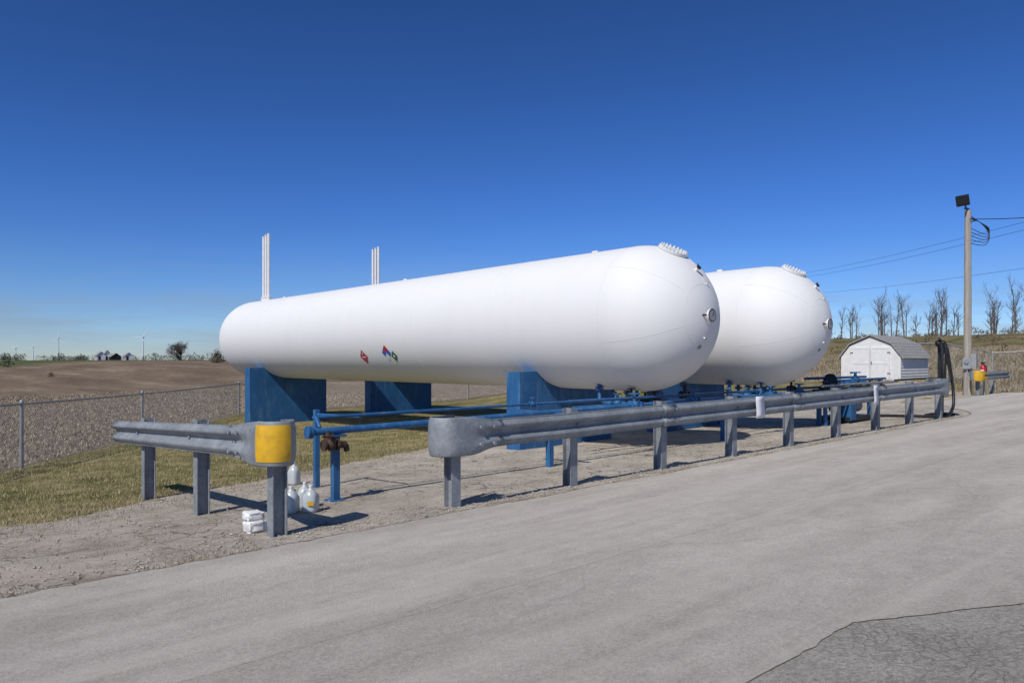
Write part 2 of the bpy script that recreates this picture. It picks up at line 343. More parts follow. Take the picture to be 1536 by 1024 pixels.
# ---------------------------------------------------------------- tanks
RT=1.385; YN=8.82; YF=26.6; ZA=2.17
def tank(XC):
    e=empty("propane_tank")
    mb=MB(); prof=[]
    for i in range(25):
        a=math.pi/2*i/24; prof.append((RT*math.sin(a)+1e-4,YN-RT*math.cos(a)))
    for i in range(1,13): prof.append((RT,YN+(YF-YN)*i/12))
    for i in range(1,25):
        a=math.pi/2*i/24; prof.append((RT*math.cos(a)+1e-4,YF+RT*math.sin(a)))
    mb.lathe(prof,(XC,0,ZA),"white",96,'Y'); mb.obj("shell",e)
    mb=MB()
    def ring(y,r):
        mb.tube([(XC+r*math.cos(t),y,ZA+r*math.sin(t)) for t in [2*math.pi*k/96 for k in range(97)]],0.0035,"seam",6,False)
    for y in (YN,YN+2.95,YN+5.9,YN+8.9,YN+11.8,YN+14.8,YF): ring(y,RT+0.0005)
    ring(YN-RT*math.sin(R(66)),RT*math.cos(R(66)))
    for k in range(6):
        ph=R(60*k+20)
        mb.tube([(XC+RT*math.cos(t)*math.cos(ph),YN-RT*math.sin(t),ZA+RT*math.cos(t)*math.sin(ph)) for t in [R(66)*j/16 for j in range(17)]],0.0035,"seam",6,False)
    mb.obj("weld_seams",e)
    for nm,y0 in (("saddle_pier_near",10.85),("saddle_pier_far",24.1)):
        mb=MB(); hw=1.4; zt=1.14; zb=min(H(XC-hw,y0),H(XC+hw,y0+0.4))-0.3
        rr=RT+0.004; xe=math.sqrt(rr*rr-(ZA-zt)**2)
        top=[(-hw,zt),(-xe,zt)]
        a0=math.asin(xe/rr)
        for i in range(1,24):
            a=-a0+2*a0*i/24; top.append((rr*math.sin(a),ZA-rr*math.cos(a)))
        top+=[(xe,zt),(hw,zt)]
        n=len(top); vs=[];fs=[]
        for yy in (y0,y0+0.4):
            for (x,z) in top: vs.append((XC+x,yy,z))
            for (x,z) in top: vs.append((XC+x,yy,zb))
        o2=2*n
        for i in range(n-1):
            fs.append((n+i,n+i+1,i+1,i)); fs.append((o2+i,o2+i+1,o2+n+i+1,o2+n+i)); fs.append((i,i+1,o2+i+1,o2+i))
        fs.append((n,0,o2,o2+n)); fs.append((n-1,2*n-1,o2+2*n-1,o2+n-1))
        mb.add(vs,fs,"blue"); mb.obj(nm,e)
    mb=MB()
    for k in range(3):
        x=XC; y=26.0+ (k-1)*0.21
        mb.tube([(x,y,3.5),(x,y,5.95-0.03*k)],0.052,"wpaint",14)
        mb.tube([(x,y,3.45),(x,y,3.66)],0.085,"wpaint",14)
        mb.disc((x,y,3.68),(0,0,1),0.10,0.03,"wpaint")
        mb.disc((x,y,5.96-0.03*k),(0,0,1),0.060,0.03,"wpaint",14)
    mb.obj("vent_stacks",e)
    mb=MB(); d=Vector((0.0,-0.46,0.888)).normalized(); c=Vector((XC,YN,ZA))+d*RT
    mb.tube([c-d*0.15,c+d*-0.005],0.27,"wpaint",40); mb.disc(c-d*0.002,d,0.285,0.022,"wpaint",48); mb.disc(c+d*0.022,d,0.28,0.022,"wpaint",48)
    u=d.cross(Vector((1,0,0))).normalized(); w=d.cross(u)
    for k in range(20):
        a=2*math.pi*k/20; p=c+(u*math.cos(a)+w*math.sin(a))*0.245
        mb.tube([p+d*0.02,p+d*0.055],0.022,"wpaint",6)
        mb.tube([p+d*0.05,p+d*0.07],0.013,"wpaint",6)
    mb.obj("manway",e)
    mb=MB()
    d=Vector((0.03,-0.80,0.60)).normalized(); c=Vector((XC,YN,ZA))+d*RT
    mb.tube([c-d*0.03,c+d*0.07],0.032,"wpaint",12); mb.disc(c+d*0.08,d,0.045,0.03,"dark",12); mb.tube([c+d*0.08,c+d*0.09+Vector((-0.05,0,0.05))],0.012,"dark",8)
    c=Vector((XC+0.02,YN-RT,ZA)); d=Vector((0,-1,0))
    mb.tube([c+Vector((0,0.03,0)),c+d*0.05],0.06,"wpaint",16); mb.disc(c+d*0.06,d,0.118,0.03,"wpaint",28)
    mb.tube([c+d*0.08+Vector((0.11*math.cos(t),0,0.11*math.sin(t))) for t in [2*math.pi*k/28 for k in range(29)]],0.009,"dark",8,False)
    mb.disc(c+d*0.078,d,0.10,0.012,"greybox",28); mb.tube([c+d*0.088,c+d*0.09+Vector((0.03,0,0.07))],0.006,"dark",6)
    mb.tube([c+Vector((-0.16,0.03,0)),c+Vector((-0.16,-0.05,0))],0.018,"dark",10)
    mb.tube([c+Vector((-0.16,-0.04,0)),c+Vector((-0.05,-0.05,0.0))],0.009,"dark",8)
    for dd,sz in (((-0.02,-0.955,-0.29),0.016),((0.12,-0.9,0.42),0.012)):
        d=Vector(dd).normalized(); c=Vector((XC,YN,ZA))+d*RT; mb.tube([c-d*0.02,c+d*0.04],sz,"wpaint",10); mb.disc(c+d*0.04,d,sz*1.3,0.012,"greybox",10)
    d=Vector((-0.07,-0.91,-0.40)).normalized(); c=Vector((XC,YN,ZA))+d*(RT+0.006); q=d.to_track_quat('Y','Z').to_matrix()
    mb.box(c,(0.10,0.012,0.08),"greybox",mtx=q)
    for y in (10.1,17.0,24.5):
        mb.box((XC,y,ZA+RT+0.02),(0.03,0.14,0.07),"wpaint")
    mb.obj("fittings",e)
    return e
t1=tank(11.41); t2=tank(16.02)
def decal(mb,y,zc,h,quads,pr=0.003):
    for poly,k,lift in quads:
        vmin=min(p[1] for p in poly); vmax=max(p[1] for p in poly); n=12; L=[]
        for i in range(n+1):
            v=vmin+(vmax-vmin)*(i+ (1e-3 if i==0 else (-1e-3 if i==n else 0)))/n; us=[]
            for a,b in zip(poly,poly[1:]+poly[:1]):
                if (a[1]-v)*(b[1]-v)<=0 and a[1]!=b[1]: us.append(a[0]+(b[0]-a[0])*(v-a[1])/(b[1]-a[1]))
            z=zc+v*h; t=math.asin((z-ZA)/RT); rr=RT+pr+lift
            for u in (min(us),max(us)): L.append((11.41-rr*math.cos(t),y-u*h,ZA+rr*math.sin(t)))
        mb.add(L,[(2*i,2*i+1,2*i+3,2*i+2) for i in range(n)],k,True)
mb=MB()
dm=[(0,-1),(1,0),(0,1),(-1,0)]
def qd(cx,cy,s): return [(cx,cy-s),(cx+s,cy),(cx,cy+s),(cx-s,cy)]
decal(mb,15.98,1.57,0.20,[(dm,"dwhite",0),(qd(0,0.5,.49),"red",.003),(qd(-0.5,0,.49),"dblue",.003),(qd(0.5,0,.49),"dblue",.003),(qd(0,-0.5,.49),"dwhite",.003)])
decal(mb,15.68,1.49,0.13,[(dm,"green",.006),(qd(0,0,.35),"dwhite",.009)])
decal(mb,17.15,1.47,0.19,[(dm,"dred",0),(qd(0,.5,.16),"dwhite",.003),([(-.55,-.08),(.55,-.08),(.55,.06),(-.55,.06)],"dwhite",.003)])
mb.obj("hazard_decals",t1)

# ---------------------------------------------------------------- guardrails (steel W-beam)
WP=[(0,.028),(.010,.022),(.028,.030),(.058,.066),(.072,.070),(.088,.066),(.122,.018),(.140,.002),(.156,.0),(.172,.002),(.190,.018),(.224,.066),(.240,.070),(.254,.066),(.284,.030),(.302,.022),(.312,.028)]
def sweep(mb,path,k,off=0.0):
    vs=[];fs=[];n=len(WP)
    for (x,y,zt,nx_,ny_,bl) in path:
        for (h,d) in WP:
            t=h/0.312
            hz=(h-0.312)*(1-bl)+((t-1)*0.42+0.045)*bl
            dd=d*(1-bl)+(0.083-0.02*abs(2*t-1)**4)*bl+off
            vs.append((x+nx_*dd,y+ny_*dd,zt+hz))
    for i in range(len(path)-1):
        for j in range(n-1):
            a=i*n+j; fs.append((a,a+n,a+n+1,a+1))
    mb.add(vs,fs,k,True)
def hpost(mb,x,y,ztop,ang,zb):
    w=0.125;dp=0.145;t=0.01; m3=Matrix.Rotation(ang,3,'Z'); h=ztop-zb; zc=(ztop+zb)/2
    for s_ in (-1,1): 
        c=m3@Vector((0,s_*(dp/2-t/2),0)); mb.box((x+c.x,y+c.y,zc),(w,t,h),"galv",ang)
    mb.box((x,y,zc),(t,dp-2*t,h-0.004),"galv",ang)
def solid(o,th=0.006):
    md=o.modifiers.new("thick","SOLIDIFY"); md.thickness=th; md.offset=-1
def bolts(mb,x,y,z,n):
    mb.disc((x+n[0]*0.01,y+n[1]*0.01,z),(n[0],n[1],0),0.022,0.025,"galv",8)
g1=empty("guardrail")
zr=lambda x:0.62+0.0127*x
mb=MB()
path=[(x,6.42,zr(x)+nz(x,0.8,3,0.008),0,-1,0) for x in np.linspace(5.3,20.1,60)]
sweep(mb,path,"galv"); o=mb.obj("w_beam",g1); solid(o)
def wrap_path(cx,cy,zt,a_dir,nrm,r=0.16,taper=0.75,straight=0.35,back=0.25,turn=math.pi):
    ax=Vector((*a_dir,0)); nn=Vector((*nrm,0)); p0=Vector((cx,cy,0)); out=[]
    for i in range(9):
        t=i/8; p=p0-ax*(taper*(1-t)); out.append((p.x,p.y,zt,nn.x,nn.y,sst(0.1,1,t)))
    p=p0+ax*straight*0.5; out.append((p.x,p.y,zt,nn.x,nn.y,1))
    p0=p0+ax*straight*0.5
    c=p0-nn*r
    for i in range(1,17):
        a=turn*i/16; d=nn*math.cos(a)+ax*math.sin(a); q=c+d*r; out.append((q.x,q.y,zt,d.x,d.y,1))
    d=-nn; q=c+d*r-ax*back; out.append((q.x,q.y,zt,d.x,d.y,1))
    return out
mb=MB(); pw=wrap_path(5.10,6.42,zr(5)+0.01,(-1,0),(0,-1),r=0.11,taper=0.5,straight=0.34); sweep(mb,pw,"galv",0.008); o=mb.obj("rounded_end",g1); solid(o)
mb=MB(); 
for x in (5.25,5.45):
    for dz in (-0.1,0.09): bolts(mb,x,6.33,zr(5)-0.156+dz,(0,-1))
mb.obj("end_bolts",g1)
mb=MB(); pw=wrap_path(20.2,6.42,zr(20.2),(1,0),(0,-1),r=0.13,straight=0.1); sweep(mb,pw,"galv",0.008); o=mb.obj("rounded_end",g1); solid(o)
mb=MB()
for k in range(9):
    x=5.02+1.9*k; gz=H(x,6.55); hpost(mb,x,6.55,zr(x)+0.04+random.uniform(-.01,.015),random.uniform(-.03,.03),gz-0.2)
    mb.box((x,6.448,zr(x)-0.156),(0.11,0.05,0.3),"galv")
    bolts(mb,x,6.42-0.004,zr(x)-0.156,(0,-1))
    for dz in (-0.084,0.084):
        if k%2==0: 
            for dx in (-0.12,0.12): bolts(mb,x+dx,6.355,zr(x)-0.156+dz,(0,-1))
mb.obj("posts",g1)
mb=MB()
for k in (2,4,6):
    x=5.02+1.9*k; sweep(mb,[(x-0.16,6.42,zr(x-0.16),0,-1,0),(x+0.16,6.42,zr(x+.16),0,-1,0)],"galv",0.009)
o=mb.obj("splice_laps",g1); solid(o,0.004)
g2=empty("guardrail")
zl=lambda y:0.745-0.049*(y-6.7)
mb=MB(); sweep(mb,[(2.93,y,zl(y),-1,0,0) for y in np.linspace(6.95,11.75,16)],"galv"); o=mb.obj("w_beam",g2); solid(o)
mb=MB(); pw=wrap_path(2.93,6.72,zl(6.6),(0,-1),(-1,0),r=0.10,straight=0.04)
pw=[(a,b,c+(-0.049*(b-6.6) if b>6.7 else 0),d,e,f_) for (a,b,c,d,e,f_) in pw]
sweep(mb,pw,"galv",0.008); o=mb.obj("rounded_end",g2); solid(o)
mb=MB(); yb=pw[9:20]
vs=[];fs=[]
for i_,(x,y,zt,a,b_,bl) in enumerate(yb):
    for t in np.linspace(0.10,0.92,8):
        dd=0.083-0.02*abs(2*t-1)**4+0.0125; vs.append((x+a*dd,y+b_*dd,zt+(t-1)*0.42+0.045))
for i in range(len(yb)-1):
    for j in range(7):
        q=i*8+j; fs.append((q,q+8,q+9,q+1))
mb.add(vs,fs,"yellow",True); mb.obj("yellow_marking",g2)
mb=MB()
for y in (6.7,8.7,10.7):
    hpost(mb,3.05,y,zl(y)+(0.04 if y>7 else 0.0),math.pi/2,H(3,y)-0.2)
    mb.box((2.95,y,zl(y)-0.156),(0.04,0.11,0.3),"galv"); bolts(mb,2.925,y,zl(y)-0.156,(-1,0))
for y in (7.15,7.35):
    for dz in (-0.1,0.09): bolts(mb,2.85,y,zl(y)-0.156+dz,(-1,0))
mb.obj("posts",g2)
g3=empty("guardrail"); mb=MB()
zb3=H(34.2,9.6)
pw=wrap_path(34.6,9.6,zb3+0.98,(-1,0),(0,-1),r=0.16,taper=0.6,straight=0.1); sweep(mb,pw[:19],"yellow",0.0); 
sweep(mb,pw[18:],"galv",0.0)
o=mb.obj("rounded_end",g3); solid(o)
mb=MB(); hpost(mb,34.7,9.76,zb3+0.95,0,zb3-0.2); hpost(mb,36.6,9.76,zb3+0.95,0,zb3-0.2); 
sweep(mb,[(35,9.6,zb3+0.98,0,-1,0),(38.4,9.6,zb3+1.0,0,-1,0)],"galv"); mb.obj("posts",g3)

for x,w,h in ((11.25,0.27,0.36),(15.9,0.22,0.40)):
    mb=MB(); z=zr(x)-0.17; nn=6
    vs=[];fs=[]
    for i in range(nn+1):
        for s_ in (0,1): vs.append((x-w/2+w*s_+0.004*math.sin(i),6.325-0.005*math.sin(i*0.9),z-h/2+h*i/nn))
    for i in range(nn): fs.append((2*i,2*i+1,2*i+3,2*i+2))
    mb.add(vs,fs,"paper",True); o=mb.obj("paper_notice"); solid(o,0.002)

# ---------------------------------------------------------------- blue piping
def valve(mb,p,s=1.0,hand=True,k="blue",ax=(1,0,0)):
    p=Vector(p); a=Vector(ax)
    mb.sphere(p,0.085*s,k,12); 
    for q in (-1,1): mb.disc(p+a*q*0.11*s,a,0.085*s,0.03*s,k,16)
    mb.tube([p,p+Vector((0,0,0.2*s))],0.03*s,k,10)
    if hand:
        c=p+Vector((0,0,0.2*s)); mb.tube([c+Vector((0.09*s*math.cos(t),0.09*s*math.sin(t),0)) for t in [2*math.pi*i/16 for i in range(17)]],0.012*s,k,6,False)
        for t in (0,math.pi/2): mb.tube([c-Vector((math.cos(t),math.sin(t),0))*0.09*s,c+Vector((math.cos(t),math.sin(t),0))*0.09*s],0.008*s,k,6)
pl=empty("gas_pipeline"); mb=MB()
mb.tube([(4.15,8.2,0.50),(8.0,8.2,0.545),(12.0,8.2,0.59)],0.045,"blue",14)
mb.tube([(12.0,8.2,0.59),(19.9,8.2,0.64)],0.045,"blue",14)
mb.tube([(4.3,8.38,0.66),(9,8.38,0.69),(14,8.38,0.71)],0.02,"blue",10)
mb.tube([(9.2,8.75,0.66),(19.9,8.75,0.70)],0.03,"blue",10)
mb.tube([(9.8,9.2,0.50),(18.5,9.2,0.54)],0.04,"blue",10)
mb.tube([(10.4,7.95,0.50),(20.0,7.95,0.55)],0.018,"blue",10)
mb.obj("pipes",pl)
mb=MB()
mb.disc((4.15,8.2,0.50),(1,0,0),0.075,0.03,"blue",18); mb.disc((4.11,8.2,0.50),(1,0,0),0.075,0.025,"blue",18)
mb.tube([(4.28,8.38,0.66),(4.28,8.3,0.66),(4.28,8.22,0.55)],0.022,"blue",10)
mb.tube([(4.36,8.2,0.50),(4.36,8.17,0.42),(4.36,8.15,0.38)],0.045,"rust",12)
mb.sphere((4.38,8.13,0.34),0.075,"rust",14); mb.disc((4.29,8.13,0.34),(1,0,0),0.07,0.03,"rust",14); mb.disc((4.47,8.13,0.34),(1,0,0),0.07,0.03,"rust",14)
mb.tube([(4.47,8.13,0.34),(4.58,8.13,0.33)],0.045,"rust",12); mb.tube([(4.58,8.13,0.33),(4.6,8.13,0.25)],0.035,"rust",10)
mb.tube([(4.38,8.1,0.38),(4.33,8.02,0.44),(4.2,8.0,0.46)],0.012,"rust",8)
mb.tube([(4.38,8.13,0.38),(4.38,8.08,0.46)],0.025,"rust",8)
mb.obj("drain_valve",pl)
mb=MB()
zg=H(4.45,8.2); mb.box((4.50,8.24,(zg+0.43)/2),(0.085,0.085,0.43-zg+0.1),"blue")
mb.box((4.50,8.24,0.44),(0.22,0.2,0.02),"blue"); mb.box((4.50,8.24,zg+0.01),(0.2,0.2,0.02),"blue")
def gus(x0,x1,y,za,zb_):
    t=0.006; vs=[(x0,y-t,za),(x1,y-t,za),(x1,y-t,zb_),(x0,y+t,za),(x1,y+t,za),(x1,y+t,zb_)]
    mb.add(vs,[(0,1,2),(5,4,3),(0,3,4,1),(1,4,5,2),(2,5,3,0)],"blue")
gus(4.39,4.457,8.19,0.43,0.15)
mb.box((4.95,9.6,(H(4.9,9.6)+0.62)/2),(0.07,0.07,0.62-H(4.9,9.6)+0.1),"blue")
mb.tube([(4.95,9.6,0.6),(4.95,8.38,0.64)],0.02,"blue",8)
for x in (8.3,13.3,17.5):
    zg=H(x,8.2); mb.box((x,8.3,(zg+0.5)/2),(0.09,0.09,0.5-zg),"blue"); mb.box((x,8.45,0.53),(0.08,1.1,0.05),"blue")
mb.obj("supports",pl)
mb=MB()
for x,y,z,s_ in ((10.3,8.2,0.58,1.2),(10.9,8.75,0.67,1.0),(11.41,9.2,0.51,1.2),(12.1,8.2,0.59,1.3),(12.6,8.75,0.68,1.1),(13.3,8.2,0.60,1.0),(15.0,8.2,0.61,1.2),(15.6,8.75,0.68,1.1),(16.3,8.2,0.61,1.3),(17.0,8.75,0.69,1.1),(8.0,8.38,0.68,0.6)):
    valve(mb,(x,y,z),s_*0.85,k="dark" if x in (12.6,17.0,10.9) else "blue")
for xc in (11.41,16.02):
    for dx in (-0.55,-0.15,0.3,0.6):
        zt=ZA-math.sqrt(RT**2-dx**2)+0.03
        mb.tube([(xc+dx,9.5,zt),(xc+dx,9.5,0.62),(xc+dx,9.35,0.56),(xc+dx,8.75,0.56)],0.04,"blue",10)
        mb.disc((xc+dx,9.5,zt-0.08),(0,0,1),0.08,0.03,"blue",14); mb.disc((xc+dx,9.5,zt-0.12),(0,0,1),0.08,0.03,"blue",14)
        valve(mb,(xc+dx,9.05,0.56),0.9,True,"dark" if dx>0 else "blue",(0,1,0))
mb.obj("valves",pl)

tp=empty("transfer_pump"); mb=MB(); x0,y0=19.0,8.3; zg=H(x0,y0)
mb.box((x0,y0,zg+0.12),(1.5,0.8,0.1),"dark"); 
for dx in (-0.65,0.65):
    for dy in (-0.3,0.3): mb.box((x0+dx,y0+dy,zg+0.03),(0.1,0.1,0.16),"dark")
mb.tube([(x0-0.6,y0,zg+0.42),(x0-0.1,y0,zg+0.42)],0.2,"blue",20); mb.tube([(x0+0.05,y0,zg+0.40),(x0+0.6,y0,zg+0.40)],0.16,"greybox",20)
mb.tube([(x0-0.1,y0,zg+0.42),(x0+0.05,y0,zg+0.42)],0.05,"dark",12)
mb.tube([(x0-0.4,y0,zg+0.55),(x0-0.4,y0,zg+0.9),(x0-0.2,y0-0.1,zg+1.0),(x0+0.9,y0-0.1,zg+1.0)],0.05,"blue",12)
valve(mb,(x0+0.3,y0-0.1,zg+1.0),1.3); valve(mb,(x0-0.35,y0,zg+0.8),1.1)
mb.box((x0-0.55,y0-0.3,zg+0.5),(0.3,0.25,0.8),"blue"); mb.obj("pump_skid",tp)
mb=MB()
for dx in (-1.6,-0.9,0.9):
    mb.tube([(x0+dx,y0-0.2,zg-0.05),(x0+dx,y0-0.2,zg+0.95)],0.05,"blue",10); mb.disc((x0+dx,y0-0.2,zg+0.75),(0,0,1),0.12,0.04,"blue",14)
mb.tube([(x0-2.4,y0-0.3,zg+0.86),(x0+1.6,y0-0.3,zg+0.9)],0.04,"dark",10); mb.tube([(x0-2.4,y0-0.5,zg+0.98),(x0+1.9,y0-0.5,zg+1.0)],0.03,"galv",10)
mb.tube([(x0-1.6,y0+0.3,zg+1.12),(x0+1.9,y0+0.3,zg+1.12)],0.035,"blue",10); mb.tube([(x0-1.2,y0,zg+1.05),(x0+2.2,y0-0.1,zg+1.08)],0.03,"blue",10)
for dx in (-1.9,-1.2,0.0,0.7,1.3): valve(mb,(x0+dx,y0-0.3,zg+0.88),0.9,True,"dark")
mb.lathe([(0.001,0.42),(0.10,0.4),(0.16,0.3),(0.18,0.15),(0.18,0),(0.05,-0.03),(0.05,-0.3)],(x0-0.9,y0,zg+0.82),"black",20)
mb.obj("manifold",tp)

hs=empty("loading_hose_stand"); mb=MB(); x0,y0=21.0,6.75; zg=H(x0,y0)
mb.box((x0,y0,zg+0.95),(0.11,0.11,1.95),"dark"); mb.box((x0,y0,zg+0.03),(0.3,0.3,0.03),"galv")
mb.box((x0-0.02,y0,zg+1.86),(0.36,0.12,0.08),"black"); 
for dx in (-0.16,0.14): mb.sphere((x0+dx,y0,zg+1.9),0.085,"black",12); mb.tube([(x0+dx,y0-0.05,zg+1.9),(x0+dx,y0-0.1,zg+1.62)],0.05,"black",10)
mb.tube([(x0-0.1,y0-0.05,zg+1.95),(x0-0.28,y0-0.05,zg+2.02)],0.03,"dark",8)
mb.obj("post",hs)
mb=MB()
def hose(pts,r):
    P=[Vector(p) for p in pts]; P=[P[0]]+P+[P[-1]]; out=[]
    for i in range(1,len(P)-2):
        for k in range(8):
            t=k/8; a,b,c,d=P[i-1],P[i],P[i+1],P[i+2]
            out.append(0.5*((2*b)+(-a+c)*t+(2*a-5*b+4*c-d)*t*t+(-a+3*b-3*c+d)*t**3))
    out.append(P[-2]); mb.tube(out,r,"black",10)
hose([(x0+0.14,y0-0.1,zg+1.8),(x0+0.22,y0-0.15,zg+1.3),(x0+0.28,y0-0.2,zg+0.7),(x0+0.1,y0-0.25,zg+0.25),(x0-0.4,y0-0.2,zg+0.06),(x0-0.9,y0+0.4,zg+0.05),(x0-1.6,y0+1.2,zg+0.06)],0.038)
hose([(x0-0.2,y0-0.1,zg+1.8),(x0-0.26,y0-0.12,zg+1.2),(x0-0.1,y0-0.14,zg+0.6),(x0+0.0,y0-0.1,zg+0.9),(x0+0.05,y0-0.1,zg+1.6)],0.028)
hose([(x0,y0-0.1,zg+1.75),(x0+0.02,y0-0.2,zg+1.1),(x0-0.12,y0-0.2,zg+0.85),(x0-0.25,y0,zg+1.0),(x0-0.9,y0+0.8,zg+0.95)],0.025)
hose([(x0+0.3,y0-0.1,zg+0.03),(x0+0.7,y0-0.2,zg+0.03),(x0+1.1,y0+0.1,zg+0.03),(x0+0.8,y0+0.4,zg+0.03),(x0+0.1,y0+0.4,zg+0.03)],0.03)
mb.obj("hoses",hs)

# ---------------------------------------------------------------- jugs & bag
def jug(x,y,h=0.29,ro=0.0):
    e=empty("plastic_jug"); mb=MB(); z=H(x,y)+0.01; prof=[(0.055,0.0),(0.072,0.01),(0.075,0.03),(0.074,0.10),(0.075,0.17),(0.068,0.205),(0.045,0.24),(0.022,0.262),(0.02,0.285)]
    vs=[];fs=[];n=20
    for r,hh in prof:
        r*=1.08
        for j in range(n):
            a=2*math.pi*j/n+ro; ca,sa=math.cos(a-ro),math.sin(a-ro); p=4; sq=(abs(ca)**p+abs(sa)**p)**(-1/p) if hh<0.2 else 1
            q=Vector((ca,sa))*r*sq; vs.append((x+q.x*math.cos(ro)-q.y*math.sin(ro),y+q.x*math.sin(ro)+q.y*math.cos(ro),z+hh*h/0.29))
    for i in range(len(prof)-1):
        for j in range(n): a=i*n+j;b=i*n+(j+1)%n; fs.append((a,b,b+n,a+n))
    fs.append(tuple(reversed(range(n)))); mb.add(vs,fs,"jug",True)
    c=math.cos(ro);s_=math.sin(ro)
    mb.tube([(x+c*0.02,y+s_*0.02,z+0.25),(x+c*0.07,y+s_*0.07,z+0.245),(x+c*0.085,y+s_*0.085,z+0.2),(x+c*0.072,y+s_*0.072,z+0.13)],0.011,"jug",8)
    mb.obj("bottle",e); mb=MB(); mb.tube([(x,y,z+h*0.975),(x,y,z+h*1.04)],0.023,"wpaint",14); mb.obj("cap",e)
    return e
jug(3.73,7.84,ro=0.5); e=jug(3.90,7.70,ro=2.2); jug(3.99,8.03,ro=1.0); jug(4.90,10.2,0.32,2.0)
mb=MB(); mb.box((3.85,7.61,H(3.9,7.7)+0.12),(0.07,0.003,0.05),"yellow",-0.75); mb.obj("label",e)
mb=MB()
def blob(cx,cy,cz,sx,sy,sz,seed):
    vs=[];fs=[];n=40;mm=24
    for i in range(mm+1):
        t=math.pi*i/mm
        for j in range(n):
            a=2*math.pi*j/n; d=Vector((math.sin(t)*math.cos(a),math.sin(t)*math.sin(a),math.cos(t)))
            k=1+0.2*noise.noise(d*2.0+Vector((seed,0,0)))+0.13*noise.noise(d*4.5+Vector((seed,4,0)))
            dd=Vector((math.copysign(abs(d.x)**.45,d.x),math.copysign(abs(d.y)**.45,d.y),math.copysign(abs(d.z)**.5,d.z)))
            vs.append((cx+dd.x*sx*k,cy+dd.y*sy*k,cz+dd.z*sz*k))
    for i in range(mm):
        for j in range(n): a=i*n+j;b=i*n+(j+1)%n; fs.append((a,a+n,b+n,b))
    mb.add(vs,fs,"wpaint",True)
zg=H(2.97,7.12); blob(3.00,7.1,zg+0.065,0.095,0.085,0.065,1); blob(2.99,7.12,zg+0.165,0.09,0.08,0.045,5)
mb.obj("plastic_bag")

# ---------------------------------------------------------------- chain-link fence
def fence(pts,h,name="chain_link_fence",pitch=0.075,wr=0.0022,pr=0.022):
    e=empty(name); mw=MB(); mp=MB()
    for a,b in zip(pts[:-1],pts[1:]):
        A=Vector(a);B=Vector(b); L=(B-A).length; d=(B-A)/L
        nseg=max(1,int(L/1.5)); 
        def P(s,v):
            s=max(0,min(L,s)); q=A+d*s; return Vector((q.x,q.y,H(q.x,q.y)+0.04+v))
        mp.tube([P(L*i/nseg,h) for i in range(nseg+1)],pr,"chain",8)
        mw.tube([P(L*i/nseg,0.02) for i in range(nseg+1)],0.005,"chain",4)
        s=-h
        while s<L:
            for (sa,va,sb,vb) in ((s,0,s+h,h),(s,h,s+h,0)):
                if sa<0: va=va+(vb-va)*(-sa/(sb-sa)); sa=0
                if sb>L: vb=va+(vb-va)*((L-sa)/(sb-sa)); sb=L
                if sb-sa>0.02: mw.tube([P(sa,va),P(sb,vb)],wr,"chain",3,False,False)
            s+=pitch
    for p in pts:
        z=H(*p); mp.tube([(p[0],p[1],z-0.1),(p[0],p[1],z+h+0.07)],0.035,"chain",10); mp.sphere((p[0],p[1],z+h+0.08),0.042,"chain",8)
    mw.obj("mesh",e); mp.obj("frame",e)
fence([(-4.4,7.4),(-0.95,12.2),(2.55,17.0),(6.05,21.8),(12.0,30.0),(15,30.0),(18,30),(21,30),(24,30),(27,30),(30,30)],1.22)
fence([(41.2,17.4),(41.2,13.2),(39.8,10.6),(40.6,8.4),(42.4,5.6),(44.4,2.8),(46.8,0),(49.2,-2.8)],1.75,pitch=0.09,wr=0.003,pr=0.03)

# ---------------------------------------------------------------- shed
sh=empty("garden_shed"); zb=H(38.5,15)+0.0; X0,X1,Y0,Y1=37.0,40.5,13.6,16.4; yc=(Y0+Y1)/2; hw=1.4
sec=[(-hw,0),(-hw,1.15),(-0.95,1.72),(0,2.12),(0.95,1.72),(hw,1.15),(hw,0)]
mb=MB(); vs=[(X0,yc+a,zb+h) for a,h in sec]+[(X1,yc+a,zb+h) for a,h in sec]
mb.add(vs,[(0,1,2,3,4,5,6),(13,12,11,10,9,8,7),(0,7,8,1),(5,12,13,6)],"siding")
for i in range(8):
    z=zb+0.08+i*0.14
    for yy,sg in ((Y0,-1),(Y1,1)):
        mb.add([(X0+.02,yy+sg*0.004,z+0.13),(X1-.02,yy+sg*0.004,z+0.13),(X1-.02,yy+sg*0.025,z),(X0+.02,yy+sg*0.025,z)],[(0,1,2,3)],"siding")
        mb.add([(X0+.02,yy+sg*0.004,z),(X1-.02,yy+sg*0.004,z),(X1-.02,yy+sg*0.025,z),(X0+.02,yy+sg*0.025,z)],[(0,1,2,3)],"siding")
mb.obj("walls",sh)
mb=MB(); ro=[(-hw-0.12,1.05),(-0.98,1.76),(0,2.17),(0.98,1.76),(hw+0.12,1.05)]
for i in range(4):
    (a,h),(a2,h2)=ro[i],ro[i+1]; d=Vector((0,a2-a,h2-h)); n=Vector((0,-d.z,d.y)).normalized()*0.05
    if n.z<0: n=-n
    q=[Vector((X0-0.1,yc+a,zb+h)),Vector((X1+0.1,yc+a,zb+h)),Vector((X1+0.1,yc+a2,zb+h2)),Vector((X0-0.1,yc+a2,zb+h2))]
    mb.add(q+[p+n for p in q],[(0,3,2,1),(4,5,6,7),(0,1,5,4),(1,2,6,5),(2,3,7,6),(3,0,4,7)],"shingle")
    for k in range(1,5):
        p=q[0]+(q[3]-q[0])*k/5+n*1.02; p2=q[1]+(q[2]-q[1])*k/5+n*1.02; mb.tube([p,p2],0.012,"shingle",4)
mb.obj("roof",sh)
mb=MB()
